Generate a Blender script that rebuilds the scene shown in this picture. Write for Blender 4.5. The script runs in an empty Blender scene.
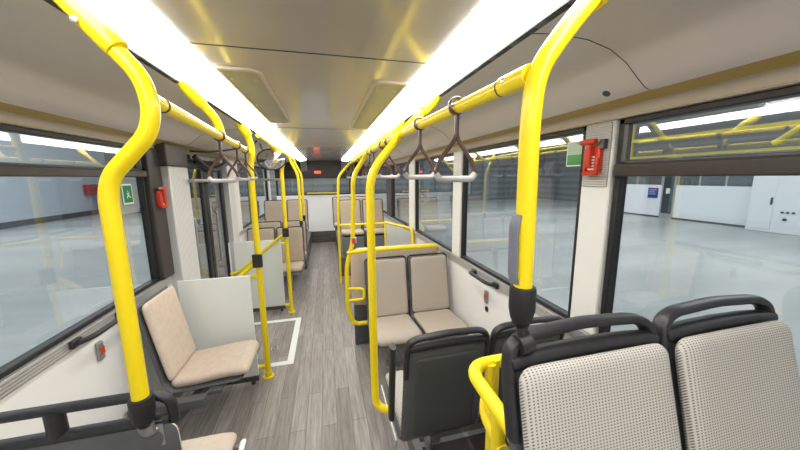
import bpy, bmesh, math, random
from mathutils import Vector, Matrix
random.seed(7)
PI = math.pi
S = bpy.context.scene
C = S.collection
H = 1.72                      # eye height above the bus floor


def Z(v):
    return v + H


# ------------------------------------------------------------------ camera
cd = bpy.data.cameras.new('camera')
cam = bpy.data.objects.new('camera', cd)
C.objects.link(cam)
M = ((0.96984742, -0.04836241, 0.23886618), (-0.24351291, -0.15260142, 0.95781745), (-0.00987104, -0.98710379, -0.15977697))
mw = Matrix.Identity(4)
for i in range(3):
    mw[i][0] = M[i][0]
    mw[i][1] = -M[i][1]
    mw[i][2] = -M[i][2]
mw[2][3] = H
cam.matrix_world = mw
cd.sensor_width = 36
cd.lens = 295 / 800 * 36
cd.clip_start = 0.02
cd.clip_end = 200
S.camera = cam

# ------------------------------------------------------------------ world, exposure, big lights
w = bpy.data.worlds.new('world')
S.world = w
w.use_nodes = True
w.node_tree.nodes['Background'].inputs[0].default_value = (0.96, 0.98, 1.0, 1)
w.node_tree.nodes['Background'].inputs[1].default_value = 0.35
S.view_settings.view_transform = 'Standard'
S.view_settings.look = 'None'
S.view_settings.exposure = 1.35
S.view_settings.gamma = 1
S.view_settings.use_curve_mapping = False
STRIP = 7.0                   # brightness of the two ceiling light strips


def hall_lamp(x, y, sx, sy, e):
    l = bpy.data.lights.new('hall_lamp', 'AREA')
    l.shape = 'RECTANGLE'
    l.size = sx
    l.size_y = sy
    l.energy = e
    l.color = (0.97, 0.98, 1.0)
    o = bpy.data.objects.new('hall_lamp', l)
    o.location = (x, y, 5.6)
    C.objects.link(o)


for hx, hy in ((9, 3), (9, 12), (-8, 3), (-8, 14)):
    hall_lamp(hx, hy, 6, 5, 215)


# ------------------------------------------------------------------ materials
def mat(name, col, rough=0.5, metal=0.0, spec=0.5, coat=0.0, emit=None, es=0.0):
    m = bpy.data.materials.new(name)
    m.use_nodes = True
    b = m.node_tree.nodes['Principled BSDF']
    b.inputs['Base Color'].default_value = (*col, 1)
    b.inputs['Roughness'].default_value = rough
    b.inputs['Metallic'].default_value = metal
    b.inputs['Specular IOR Level'].default_value = spec
    b.inputs['Coat Weight'].default_value = coat
    b.inputs['Coat Roughness'].default_value = 0.08
    if emit:
        b.inputs['Emission Color'].default_value = (*emit, 1)
        b.inputs['Emission Strength'].default_value = es
    return m


def N(m, t, **k):
    n = m.node_tree.nodes.new(t)
    for a, v in k.items():
        setattr(n, a, v)
    return n


def L(m, a, b):
    m.node_tree.links.new(a, b)


def noisy(m, scale=8, amt=0.12, stretch=(1, 1, 1), bump=0.0, detail=4):
    """slight uneven tone over a plain colour"""
    b = m.node_tree.nodes['Principled BSDF']
    tc = N(m, 'ShaderNodeTexCoord')
    mp = N(m, 'ShaderNodeMapping')
    mp.inputs['Scale'].default_value = stretch
    nz = N(m, 'ShaderNodeTexNoise')
    nz.inputs['Scale'].default_value = scale
    nz.inputs['Detail'].default_value = detail
    L(m, tc.outputs['Object'], mp.inputs[0])
    L(m, mp.outputs[0], nz.inputs['Vector'])
    c = b.inputs['Base Color'].default_value[:3]
    r = N(m, 'ShaderNodeValToRGB')
    r.color_ramp.elements[0].position = 0.3
    r.color_ramp.elements[1].position = 0.7
    r.color_ramp.elements[0].color = (*[max(0, v * (1 - amt)) for v in c], 1)
    r.color_ramp.elements[1].color = (*[min(1, v * (1 + amt)) for v in c], 1)
    L(m, nz.outputs[0], r.inputs[0])
    L(m, r.outputs[0], b.inputs['Base Color'])
    if bump:
        bp = N(m, 'ShaderNodeBump')
        bp.inputs['Strength'].default_value = bump
        bp.inputs['Distance'].default_value = 0.002
        L(m, nz.outputs[0], bp.inputs['Height'])
        L(m, bp.outputs[0], b.inputs['Normal'])
    return m


YEL = mat('yellow_powder_coat', (0.84, 0.65, 0.010), 0.34, spec=0.35, coat=0.12)
BLK = noisy(mat('black_moulded_plastic', (0.018, 0.018, 0.020), 0.42), 60, 0.25, bump=0.1)
GRYP = noisy(mat('dark_grey_seat_plastic', (0.085, 0.09, 0.092), 0.45), 20, 0.1)
LGRY = mat('light_grey_plastic', (0.45, 0.46, 0.48), 0.4)
WHT = noisy(mat('white_wall_panel', (0.80, 0.80, 0.79), 0.35), 1.5, 0.03)
PART = noisy(mat('pale_partition_board', (0.78, 0.82, 0.80), 0.3), 1.0, 0.03)
PILW = noisy(mat('off_white_pillar', (0.74, 0.74, 0.72), 0.45), 2, 0.03)
RUB = mat('black_rubber', (0.012, 0.012, 0.013), 0.5)
CREAM = noisy(mat('cream_velour', (0.60, 0.50, 0.41), 0.9), 25, 0.06, bump=0.15)
BEIGE = noisy(mat('beige_velour', (0.44, 0.36, 0.28), 0.9), 25, 0.06, bump=0.15)
CEIL = noisy(mat('glossy_ceiling_laminate', (0.42, 0.385, 0.365), 0.24, spec=0.6, coat=0.35), 1.2, 0.04)
COVE = noisy(mat('satin_cove_panel', (0.64, 0.595, 0.59), 0.33, spec=0.5), 1.0, 0.03)
TRIMC = mat('cream_window_rail', (0.50, 0.44, 0.36), 0.35)
OLIVE = mat('olive_yellow_strip', (0.30, 0.22, 0.07), 0.35)
ALU = mat('brushed_aluminium', (0.55, 0.55, 0.54), 0.35, 0.7)
STEEL = mat('grey_steel', (0.35, 0.35, 0.36), 0.35, 0.6)
DARKT = mat('dark_metal_track', (0.10, 0.10, 0.10), 0.4, 0.5)
BROWN = mat('brown_transom_bar', (0.052, 0.043, 0.041), 0.4)
MAROON = mat('maroon_strap_plastic', (0.085, 0.045, 0.038), 0.3, coat=0.2)
STRAPG = mat('grey_strap_grip', (0.42, 0.41, 0.40), 0.35)
RED = mat('red_plastic', (0.62, 0.045, 0.015), 0.35)
REDD = mat('dull_red_plastic', (0.45, 0.03, 0.02), 0.4)
GRN = mat('green_sign', (0.0, 0.20, 0.06), 0.4)
WSGN = mat('white_sign', (0.80, 0.82, 0.80), 0.4)
PURP = mat('violet_sticker', (0.10, 0.05, 0.35), 0.4)
BLUE = mat('blue_sign', (0.01, 0.05, 0.28), 0.4)
MIRR = mat('mirror_glass', (0.8, 0.8, 0.8), 0.03, 1.0)
DKIN = mat('dark_header_panel', (0.015, 0.011, 0.009), 0.5)
HATCH = noisy(mat('grey_vent_mesh', (0.28, 0.28, 0.25), 0.5), 3, 0.08)
GREYW = mat('garage_pale_wall', (0.55, 0.60, 0.66), 0.7)
WCAB = mat('white_cabinet', (0.80, 0.82, 0.84), 0.5)
DKB = mat('dark_baseboard', (0.08, 0.09, 0.10), 0.6)
GREYF = mat('grey_partition_foot', (0.12, 0.11, 0.10), 0.5)


def fabric_dots(name='perforated_light_fabric', light=(0.50, 0.475, 0.425), dark=(0.13, 0.125, 0.12)):
    m = mat(name, light, 0.9)
    b = m.node_tree.nodes['Principled BSDF']
    tc = N(m, 'ShaderNodeTexCoord')
    sx = N(m, 'ShaderNodeSeparateXYZ')
    L(m, tc.outputs['Object'], sx.inputs[0])
    # distance along the pad runs mostly in y for the cushion and z for the back: use y*0.35 + z
    ad = N(m, 'ShaderNodeMath', operation='ADD')
    L(m, sx.outputs[1], ad.inputs[0])
    L(m, sx.outputs[2], ad.inputs[1])

    def wave(src, per):
        mu = N(m, 'ShaderNodeMath', operation='MULTIPLY')
        mu.inputs[1].default_value = 2 * PI / per
        L(m, src, mu.inputs[0])
        s = N(m, 'ShaderNodeMath', operation='SINE')
        L(m, mu.outputs[0], s.inputs[0])
        return s.outputs[0]
    a = wave(sx.outputs[0], 0.0080)
    c = wave(ad.outputs[0], 0.0070)
    s = N(m, 'ShaderNodeMath', operation='ADD')
    L(m, a, s.inputs[0])
    L(m, c, s.inputs[1])
    r = N(m, 'ShaderNodeValToRGB')
    r.color_ramp.elements[0].position = 0.58
    r.color_ramp.elements[0].color = (*light, 1)
    r.color_ramp.elements[1].position = 0.85
    r.color_ramp.elements[1].color = (*dark, 1)
    mr = N(m, 'ShaderNodeMapRange')
    mr.inputs[1].default_value = -2
    mr.inputs[2].default_value = 2
    L(m, s.outputs[0], mr.inputs[0])
    L(m, mr.outputs[0], r.inputs[0])
    L(m, r.outputs[0], b.inputs['Base Color'])
    bp = N(m, 'ShaderNodeBump')
    bp.inputs['Strength'].default_value = 0.4
    bp.inputs['Distance'].default_value = 0.001
    bp.invert = True
    L(m, mr.outputs[0], bp.inputs['Height'])
    L(m, bp.outputs[0], b.inputs['Normal'])
    return m


DOTS = fabric_dots()
DOTW = fabric_dots('perforated_warm_fabric', (0.50, 0.435, 0.365), (0.22, 0.19, 0.16))


def ribbed(name, c1, c2, axis, per, rough=0.4, metal=0.0, bump=0.5):
    m = mat(name, c1, rough, metal)
    b = m.node_tree.nodes['Principled BSDF']
    tc = N(m, 'ShaderNodeTexCoord')
    sx = N(m, 'ShaderNodeSeparateXYZ')
    L(m, tc.outputs['Object'], sx.inputs[0])
    mu = N(m, 'ShaderNodeMath', operation='MULTIPLY')
    mu.inputs[1].default_value = 2 * PI / per
    L(m, sx.outputs[axis], mu.inputs[0])
    s = N(m, 'ShaderNodeMath', operation='SINE')
    L(m, mu.outputs[0], s.inputs[0])
    mr = N(m, 'ShaderNodeMapRange')
    mr.inputs[1].default_value = -1
    L(m, s.outputs[0], mr.inputs[0])
    mx = N(m, 'ShaderNodeMixRGB')
    mx.inputs[1].default_value = (*c1, 1)
    mx.inputs[2].default_value = (*c2, 1)
    L(m, mr.outputs[0], mx.inputs[0])
    L(m, mx.outputs[0], b.inputs['Base Color'])
    bp = N(m, 'ShaderNodeBump')
    bp.inputs['Strength'].default_value = bump
    bp.inputs['Distance'].default_value = 0.003
    L(m, mr.outputs[0], bp.inputs['Height'])
    L(m, bp.outputs[0], b.inputs['Normal'])
    return m


SILL = ribbed('ribbed_aluminium_sill', (0.55, 0.55, 0.54), (0.36, 0.36, 0.36), 2, 0.014, 0.35, 0.4)
RIBP = ribbed('ribbed_grey_pillar_cover', (0.80, 0.80, 0.79), (0.50, 0.51, 0.52), 1, 0.022, 0.4, 0.1)
SHUT = ribbed('corrugated_grey_shutter', (0.27, 0.28, 0.285), (0.18, 0.19, 0.195), 2, 0.5, 0.5, 0.0)
PERF = ribbed('grey_fine_grille', (0.55, 0.54, 0.52), (0.40, 0.39, 0.38), 2, 0.010, 0.5)


def floor_mat():
    m = mat('grey_oak_vinyl_planks', (0.25, 0.23, 0.22), 0.33, spec=0.4)
    b = m.node_tree.nodes['Principled BSDF']
    tc = N(m, 'ShaderNodeTexCoord')
    mp = N(m, 'ShaderNodeMapping')
    mp.inputs['Rotation'].default_value = (0, 0, PI / 2)
    L(m, tc.outputs['Object'], mp.inputs[0])
    br = N(m, 'ShaderNodeTexBrick')
    br.offset = 0.37
    br.inputs['Color1'].default_value = (0.250, 0.228, 0.212, 1)
    br.inputs['Color2'].default_value = (0.345, 0.318, 0.30, 1)
    br.inputs['Mortar'].default_value = (0.19, 0.17, 0.16, 1)
    br.inputs['Scale'].default_value = 1
    br.inputs['Mortar Size'].default_value = 0.0025
    br.inputs['Brick Width'].default_value = 0.95
    br.inputs['Row Height'].default_value = 0.105
    L(m, mp.outputs[0], br.inputs['Vector'])
    mp2 = N(m, 'ShaderNodeMapping')
    mp2.inputs['Scale'].default_value = (26, 1.6, 1)
    L(m, tc.outputs['Object'], mp2.inputs[0])
    nz = N(m, 'ShaderNodeTexNoise')
    nz.inputs['Scale'].default_value = 2.2
    nz.inputs['Detail'].default_value = 7
    nz.inputs['Roughness'].default_value = 0.65
    L(m, mp2.outputs[0], nz.inputs['Vector'])
    r = N(m, 'ShaderNodeValToRGB')
    r.color_ramp.elements[0].position = 0.3
    r.color_ramp.elements[0].color = (0.62, 0.6, 0.58, 1)
    r.color_ramp.elements[1].position = 0.7
    r.color_ramp.elements[1].color = (1.25, 1.25, 1.27, 1)
    L(m, nz.outputs[0], r.inputs[0])
    mx = N(m, 'ShaderNodeMixRGB', blend_type='MULTIPLY')
    mx.inputs[0].default_value = 1
    L(m, br.outputs[0], mx.inputs[1])
    L(m, r.outputs[0], mx.inputs[2])
    L(m, mx.outputs[0], b.inputs['Base Color'])
    return m


FLOOR = floor_mat()
WOODD = noisy(mat('dark_wood_vinyl', (0.10, 0.085, 0.075), 0.35), 5, 0.35, (1, 1, 6))


def hall_floor_mat():
    m = mat('painted_garage_floor', (0.42, 0.46, 0.48), 0.35)
    b = m.node_tree.nodes['Principled BSDF']
    tc = N(m, 'ShaderNodeTexCoord')
    mp = N(m, 'ShaderNodeMapping')
    mp.inputs['Scale'].default_value = (0.25, 1.0, 1)
    mp.inputs['Rotation'].default_value = (0, 0, 0.5)
    L(m, tc.outputs['Object'], mp.inputs[0])
    nz = N(m, 'ShaderNodeTexNoise')
    nz.inputs['Scale'].default_value = 0.7
    nz.inputs['Detail'].default_value = 8
    nz.inputs['Roughness'].default_value = 0.6
    L(m, mp.outputs[0], nz.inputs['Vector'])
    r = N(m, 'ShaderNodeValToRGB')
    r.color_ramp.elements[0].position = 0.35
    r.color_ramp.elements[0].color = (0.325, 0.338, 0.332, 1)
    r.color_ramp.elements[1].position = 0.65
    r.color_ramp.elements[1].color = (0.475, 0.48, 0.465, 1)
    L(m, nz.outputs[0], r.inputs[0])
    L(m, r.outputs[0], b.inputs['Base Color'])
    return m


HFLOOR = hall_floor_mat()


def glass_mat(name='window_glass', tint=(0.80, 0.84, 0.85), base=0.07):
    m = bpy.data.materials.new(name)
    m.use_nodes = True
    nt = m.node_tree
    nt.nodes.clear()
    out = nt.nodes.new('ShaderNodeOutputMaterial')
    tr = nt.nodes.new('ShaderNodeBsdfTransparent')
    tr.inputs[0].default_value = (*tint, 1)
    gl = nt.nodes.new('ShaderNodeBsdfGlossy')
    gl.inputs['Roughness'].default_value = 0.01
    gl.inputs['Color'].default_value = (0.95, 0.97, 0.97, 1)
    lw = nt.nodes.new('ShaderNodeLayerWeight')
    lw.inputs[0].default_value = 0.5
    fr = nt.nodes.new('ShaderNodeMath')
    fr.operation = 'POWER'
    fr.inputs[1].default_value = 4.0
    nt.links.new(lw.outputs['Facing'], fr.inputs[0])
    ad = nt.nodes.new('ShaderNodeMath')
    ad.operation = 'ADD'
    ad.inputs[1].default_value = base
    ad.use_clamp = True
    mx = nt.nodes.new('ShaderNodeMixShader')
    nt.links.new(fr.outputs[0], ad.inputs[0])
    nt.links.new(ad.outputs[0], mx.inputs[0])
    nt.links.new(tr.outputs[0], mx.inputs[1])
    nt.links.new(gl.outputs[0], mx.inputs[2])
    nt.links.new(mx.outputs[0], out.inputs[0])
    return m


GLASS = glass_mat()
DOORG = glass_mat('door_glass', (0.55, 0.57, 0.57), 0.08)


def strip_mat():
    m = mat('lit_prismatic_diffuser', (0.85, 0.87, 0.88), 0.4)
    b = m.node_tree.nodes['Principled BSDF']
    tc = N(m, 'ShaderNodeTexCoord')
    sx = N(m, 'ShaderNodeSeparateXYZ')
    L(m, tc.outputs['Object'], sx.inputs[0])
    mu = N(m, 'ShaderNodeMath', operation='MULTIPLY')
    mu.inputs[1].default_value = 2 * PI / 0.012
    L(m, sx.outputs[1], mu.inputs[0])
    s = N(m, 'ShaderNodeMath', operation='SINE')
    L(m, mu.outputs[0], s.inputs[0])
    mr = N(m, 'ShaderNodeMapRange')
    mr.inputs[1].default_value = -1
    mr.inputs[3].default_value = 0.8
    mr.inputs[4].default_value = 1.1
    L(m, s.outputs[0], mr.inputs[0])
    m2 = N(m, 'ShaderNodeMath', operation='MULTIPLY')
    m2.inputs[1].default_value = STRIP
    L(m, mr.outputs[0], m2.inputs[0])
    L(m, m2.outputs[0], b.inputs['Emission Strength'])
    b.inputs['Emission Color'].default_value = (1.0, 0.97, 0.93, 1)
    return m


STRIPM = strip_mat()


# ------------------------------------------------------------------ mesh helpers
def finish(bm, name, m, parent=None, smooth=True, bevel=0.0, seg=2, angle=40):
    me = bpy.data.meshes.new(name)
    bmesh.ops.recalc_face_normals(bm, faces=bm.faces)
    bm.to_mesh(me)
    bm.free()
    me.materials.append(m)
    if smooth:
        for p in me.polygons:
            p.use_smooth = True
        try:
            me.set_sharp_from_angle(angle=math.radians(angle))
        except Exception:
            pass
    o = bpy.data.objects.new(name, me)
    C.objects.link(o)
    if parent:
        o.parent = parent
    if bevel:
        bv = o.modifiers.new('bevel', 'BEVEL')
        bv.width = bevel
        bv.segments = seg
        bv.limit_method = 'ANGLE'
    return o


def rebase(root, loc):
    """place geometry written in bus coordinates under a root that stands at loc"""
    root.location = loc
    for ch in root.children:
        ch.location = ch.location - Vector(loc)


def empty(name, loc=(0, 0, 0), rz=0):
    o = bpy.data.objects.new(name, None)
    o.empty_display_size = 0.05
    o.location = loc
    o.rotation_euler = (0, 0, rz)
    C.objects.link(o)
    return o


def tag(o, label=None, cat=None, group=None, kind=None):
    if label:
        o['label'] = label
    if cat:
        o['category'] = cat
    if group:
        o['group'] = group
    if kind:
        o['kind'] = kind
    return o


def struct(o):
    o['kind'] = 'structure'
    return o


def box(bm, x0, x1, y0, y1, z0, z1):
    vs = [bm.verts.new((x, y, z)) for x in (x0, x1) for y in (y0, y1) for z in (z0, z1)]
    for f in ((0, 1, 3, 2), (4, 6, 7, 5), (0, 4, 5, 1), (2, 3, 7, 6), (0, 2, 6, 4), (1, 5, 7, 3)):
        bm.faces.new([vs[i] for i in f])
    return vs


def box_ob(name, m, x0, x1, y0, y1, z0, z1, parent=None, bevel=0.0):
    bm = bmesh.new()
    box(bm, x0, x1, y0, y1, z0, z1)
    return finish(bm, name, m, parent, smooth=bevel > 0, bevel=bevel)


def fillet(pts, r, n=8):
    P = [Vector(p) for p in pts]
    out = [P[0]]
    for i in range(1, len(P) - 1):
        a, b, c = P[i - 1], P[i], P[i + 1]
        d1, d2 = (a - b), (c - b)
        rr = min(r, d1.length * 0.49, d2.length * 0.49)
        s, e = b + d1.normalized() * rr, b + d2.normalized() * rr
        for k in range(n + 1):
            t = k / n
            out.append(s * (1 - t) ** 2 + b * 2 * t * (1 - t) + e * t * t)
    out.append(P[-1])
    return out


def sweep(bm, pts, ra, rb=None, seg=14, closed=False, up=None, power=1.0):
    """tube along pts, elliptical section ra (along the frame normal) by rb"""
    rb = rb or ra
    P = [Vector(p) for p in pts]
    n = len(P)
    T = []
    for i in range(n):
        if closed:
            t = P[(i + 1) % n] - P[i - 1]
        else:
            t = P[min(i + 1, n - 1)] - P[max(i - 1, 0)]
        T.append(t.normalized())
    u = Vector(up) if up else (Vector((0, 0, 1)) if abs(T[0].z) < 0.9 else Vector((1, 0, 0)))
    rings = []
    for i in range(n):
        u = (u - T[i] * u.dot(T[i]))
        u.normalize()
        v = T[i].cross(u)
        ring = []
        for k in range(seg):
            a = 2 * PI * k / seg
            ca, sa = math.cos(a), math.sin(a)
            if power != 1.0:
                ca = math.copysign(abs(ca) ** power, ca)
                sa = math.copysign(abs(sa) ** power, sa)
            ring.append(bm.verts.new(P[i] + u * ca * ra + v * sa * rb))
        rings.append(ring)
    for i in range(n if closed else n - 1):
        A, B = rings[i], rings[(i + 1) % n]
        for k in range(seg):
            bm.faces.new((A[k], A[(k + 1) % seg], B[(k + 1) % seg], B[k]))
    if not closed:
        bm.faces.new(rings[0][::-1])
        bm.faces.new(rings[-1])


def tube_ob(name, m, pts, r, parent=None, rad=0.06, rb=None, seg=16, closed=False, up=None, power=1.0):
    bm = bmesh.new()
    sweep(bm, fillet(pts, rad) if rad and not closed else pts, r, rb, seg, closed, up, power)
    return finish(bm, name, m, parent)


def lathe(bm, prof, origin, axis=(0, 0, 1), seg=20):
    """prof: (radius, height) pairs along axis"""
    ax = Vector(axis).normalized()
    u = ax.orthogonal().normalized()
    v = ax.cross(u)
    O = Vector(origin)
    rings = []
    for r, h in prof:
        rings.append([bm.verts.new(O + ax * h + (u * math.cos(2 * PI * k / seg) + v * math.sin(2 * PI * k / seg)) * max(r, 1e-4)) for k in range(seg)])
    for A, B in zip(rings, rings[1:]):
        for k in range(seg):
            bm.faces.new((A[k], A[(k + 1) % seg], B[(k + 1) % seg], B[k]))
    bm.faces.new(rings[0][::-1])
    bm.faces.new(rings[-1])


def resample(pts, n):
    P = [Vector(p) for p in pts]
    d = [0]
    for a, b in zip(P, P[1:]):
        d.append(d[-1] + (b - a).length)
    out = []
    for i in range(n):
        s = (1 - math.cos(PI * i / (n - 1))) / 2 * d[-1]
        k = max(j for j in range(len(d)) if d[j] <= s + 1e-9)
        k = min(k, len(P) - 2)
        t = (s - d[k]) / (d[k + 1] - d[k])
        out.append((P[k].lerp(P[k + 1], t), s))
    return out, d[-1]


def pad(bm, prof, W, tf, tb, r=0.05, nu=26, nv=18, taper=0.0, dish=0.0):
    """upholstered or moulded slab: follows prof (y, z) at width W, tf thick on the front side, tb behind"""
    pts, Ltot = resample([(0, y, z) for y, z in prof], nu)
    top, bot = [], []
    for i, (p, s) in enumerate(pts):
        a = pts[max(i - 1, 0)][0]
        b = pts[min(i + 1, nu - 1)][0]
        t = (b - a).normalized()
        nrm = Vector((0, -t.z, t.y))
        d = min(s, Ltot - s)
        hw = W / 2 * (1 - taper * s / Ltot)
        if d < r:
            hw = hw - r + math.sqrt(max(0, r * r - (r - d) ** 2))
        eu = (1 - abs(2 * s / Ltot - 1) ** 14) ** 0.5
        rt, rbm = [], []
        for j in range(nv):
            v = -math.cos(PI * j / (nv - 1))
            ev = (1 - abs(v) ** 10) ** 0.5 if abs(v) < 1 else 0
            x = v * hw
            f = tf * eu * ev - dish * (1 - v * v) * eu
            rt.append(bm.verts.new(p + Vector((x, 0, 0)) + nrm * f))
            g = -tb * eu * ev
            rbm.append(bm.verts.new(p + Vector((x, 0, 0)) + nrm * (g - 0.001)))
        top.append(rt)
        bot.append(rbm)
    for G, fl in ((top, 0), (bot, 1)):
        for i in range(nu - 1):
            for j in range(nv - 1):
                q = (G[i][j], G[i][j + 1], G[i + 1][j + 1], G[i + 1][j])
                bm.faces.new(q[::-1] if fl else q)
    for i in range(nu - 1):
        bm.faces.new((top[i][0], top[i + 1][0], bot[i + 1][0], bot[i][0]))
        bm.faces.new((top[i][-1], bot[i][-1], bot[i + 1][-1], top[i + 1][-1]))
    for j in range(nv - 1):
        bm.faces.new((top[0][j], bot[0][j], bot[0][j + 1], top[0][j + 1]))
        bm.faces.new((top[-1][j], top[-1][j + 1], bot[-1][j + 1], bot[-1][j]))


def extrude_y(name, m, prof, y0, y1, parent=None, smooth=True, closed=False, thick=None):
    """surface with cross-section prof (x, z) running along the bus"""
    bm = bmesh.new()
    P = list(prof)
    A = [bm.verts.new((x, y0, z)) for x, z in P]
    B = [bm.verts.new((x, y1, z)) for x, z in P]
    n = len(P)
    for i in range(n if closed else n - 1):
        j = (i + 1) % n
        bm.faces.new((A[i], A[j], B[j], B[i]))
    if closed:
        bm.faces.new(A)
        bm.faces.new(B[::-1])
    return finish(bm, name, m, parent, smooth=smooth)


# ================================================================== the setting
XL, XR = -1.22, 1.18
Y0, Y1 = -1.3, 8.1
struct(box_ob('floor', FLOOR, XL, XR, Y0, Y1, -0.04, 0))

# raised platforms over the wheels
bm = bmesh.new()
box(bm, 0.36, XR, Y0, 1.12, 0, 0.35)
box(bm, 0.44, XR, 1.12, 1.95, 0, 0.15)
struct(finish(bm, 'floor_platform_right', WOODD, smooth=False))
bm = bmesh.new()
box(bm, 0.345, 0.40, Y0, 1.135, 0.35, 0.358)
box(bm, 0.40, XR, 1.095, 1.135, 0.35, 0.358)
box(bm, 0.435, 0.475, 1.13, 1.96, 0.15, 0.156)
box(bm, 0.475, XR, 1.43, 1.46, 0.15, 0.155)
box(bm, 0.475, XR, 1.92, 1.96, 0.15, 0.156)
struct(finish(bm, 'trim_1', LGRY, smooth=False))
struct(box_ob('floor_platform_left_rear', WOODD, XL, -0.42, 5.72, Y1, 0, 0.32, bevel=0.01))
struct(box_ob('floor_platform_right_rear', WOODD, 0.20, XR, 5.10, Y1, 0, 0.34, bevel=0.01))

# ceiling
bm = bmesh.new()
box(bm, -0.41, 0.41, Y0, Y1, Z(0.44), Z(0.47))
struct(finish(bm, 'ceiling', CEIL, smooth=False))
bm = bmesh.new()
for y in (1.18, 2.86, 5.0, 6.6):
    box(bm, -0.41, 0.41, y - 0.0025, y + 0.0025, Z(0.4385), Z(0.4401))
struct(finish(bm, 'trim_2', RUB, smooth=False))


def cove(s, name):
    pr = [(0.575, 0.415), (0.70, 0.425), (0.82, 0.42), (0.91, 0.40), (0.98, 0.365), (1.03, 0.325), (1.07, 0.295), (1.10, 0.285)]
    W = XR if s > 0 else -XL
    off = W - 1.18
    o = extrude_y(name, COVE, [(s * (x + off * (x > 0.9)), Z(z)) for x, z in pr], Y0, Y1)
    return struct(o)


cove(1, 'ceiling_cove_right')
cove(-1, 'ceiling_cove_left')
for s, nm, W in ((1, 'right', XR), (-1, 'left', -XL)):
    struct(extrude_y('trim_3' if s > 0 else 'trim_4', OLIVE, [(s * (W - 0.083), Z(0.286)), (s * (W - 0.055), Z(0.262))], Y0, Y1))
    pr = [(W - 0.055, 0.262), (W - 0.035, 0.262), (W - 0.018, 0.25), (W - 0.012, 0.232), (W - 0.02, 0.224), (W + 0.06, 0.224), (W + 0.06, 0.30)]
    struct(extrude_y('trim_5' if s > 0 else 'trim_6', TRIMC, [(s * x, Z(z)) for x, z in pr], Y0, Y1))
    # outer roof skin
    struct(box_ob('ceiling_roof_skin_' + nm, COVE, min(s * 0.40, s * (W + .06)), max(s * 0.40, s * (W + .06)), Y0, Y1, Z(0.475), Z(0.49)))
# panel joints in the coves
def cove_joint(s, y, name):
    pr = [(0.58, 0.414), (0.70, 0.424), (0.82, 0.419), (0.91, 0.399), (0.98, 0.364), (1.03, 0.324), (1.07, 0.294), (1.095, 0.286)]
    off = (XR if s > 0 else -XL) - 1.18
    bm = bmesh.new()
    sweep(bm, [(s * (x + off * (x > 0.9)), y, Z(z)) for x, z in pr], 0.0010, seg=6)
    return struct(finish(bm, name, RUB))
k = 7
for s, ys in ((1, (0.83, 2.4, 4.0)), (-1, (2.95, 4.4))):
    for y in ys:
        cove_joint(s, y, 'trim_%d' % k)
        k += 1

# ceiling light strips
for s in (1, -1):
    r = empty('ceiling_light_strip', (s * 0.485, 3.0, Z(0.42)))
    nm = 'windows with the red hammer on the white pillar' if s > 0 else 'door'
    tag(r, 'long glowing ceiling light strip on the side of the ' + nm, 'light', 'ceiling light strips')
    pr = [(0.405, 0.445), (0.42, 0.428), (0.45, 0.416), (0.49, 0.407), (0.53, 0.401), (0.558, 0.398)]
    o = extrude_y('diffuser', STRIPM, [(s * x, Z(z)) for x, z in pr], Y0 + 0.02, 7.5, r)
    o2 = extrude_y('track', DARKT, [(s * 0.556, Z(0.40)), (s * 0.558, Z(0.392)), (s * 0.582, Z(0.392)), (s * 0.585, Z(0.42)), (s * 0.556, Z(0.42))], Y0 + 0.02, 7.5, r, smooth=False, closed=True)
    bm = bmesh.new()
    y = Y0 + 0.1
    while y < 5.5:
        box(bm, min(s * 0.562, s * 0.579), max(s * 0.562, s * 0.579), y, y + 0.07, Z(0.3905), Z(0.392))
        y += 0.115
    o3 = finish(bm, 'slot', RUB, r, smooth=False)
    # end cap that curves down at the rear
    bm = bmesh.new()
    cp = [(7.5, 0.42), (7.7, 0.41), (7.86, 0.36), (7.97, 0.28), (8.04, 0.18)]
    for a, b in zip(cp, cp[1:]):
        q = [(s * 0.42, a[0], Z(a[1])), (s * 0.58, a[0], Z(a[1] - 0.02)), (s * 0.58, b[0], Z(b[1] - 0.02)), (s * 0.42, b[0], Z(b[1]))]
        bm.faces.new([bm.verts.new(p) for p in q])
    bmesh.ops.remove_doubles(bm, verts=bm.verts, dist=1e-4)
    bmesh.ops.solidify(bm, geom=bm.faces[:], thickness=0.015)
    o4 = finish(bm, 'end_cap', STEEL, r)
    for o in (o, o2, o3, o4):
        o.location = -Vector(r.location)

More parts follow.
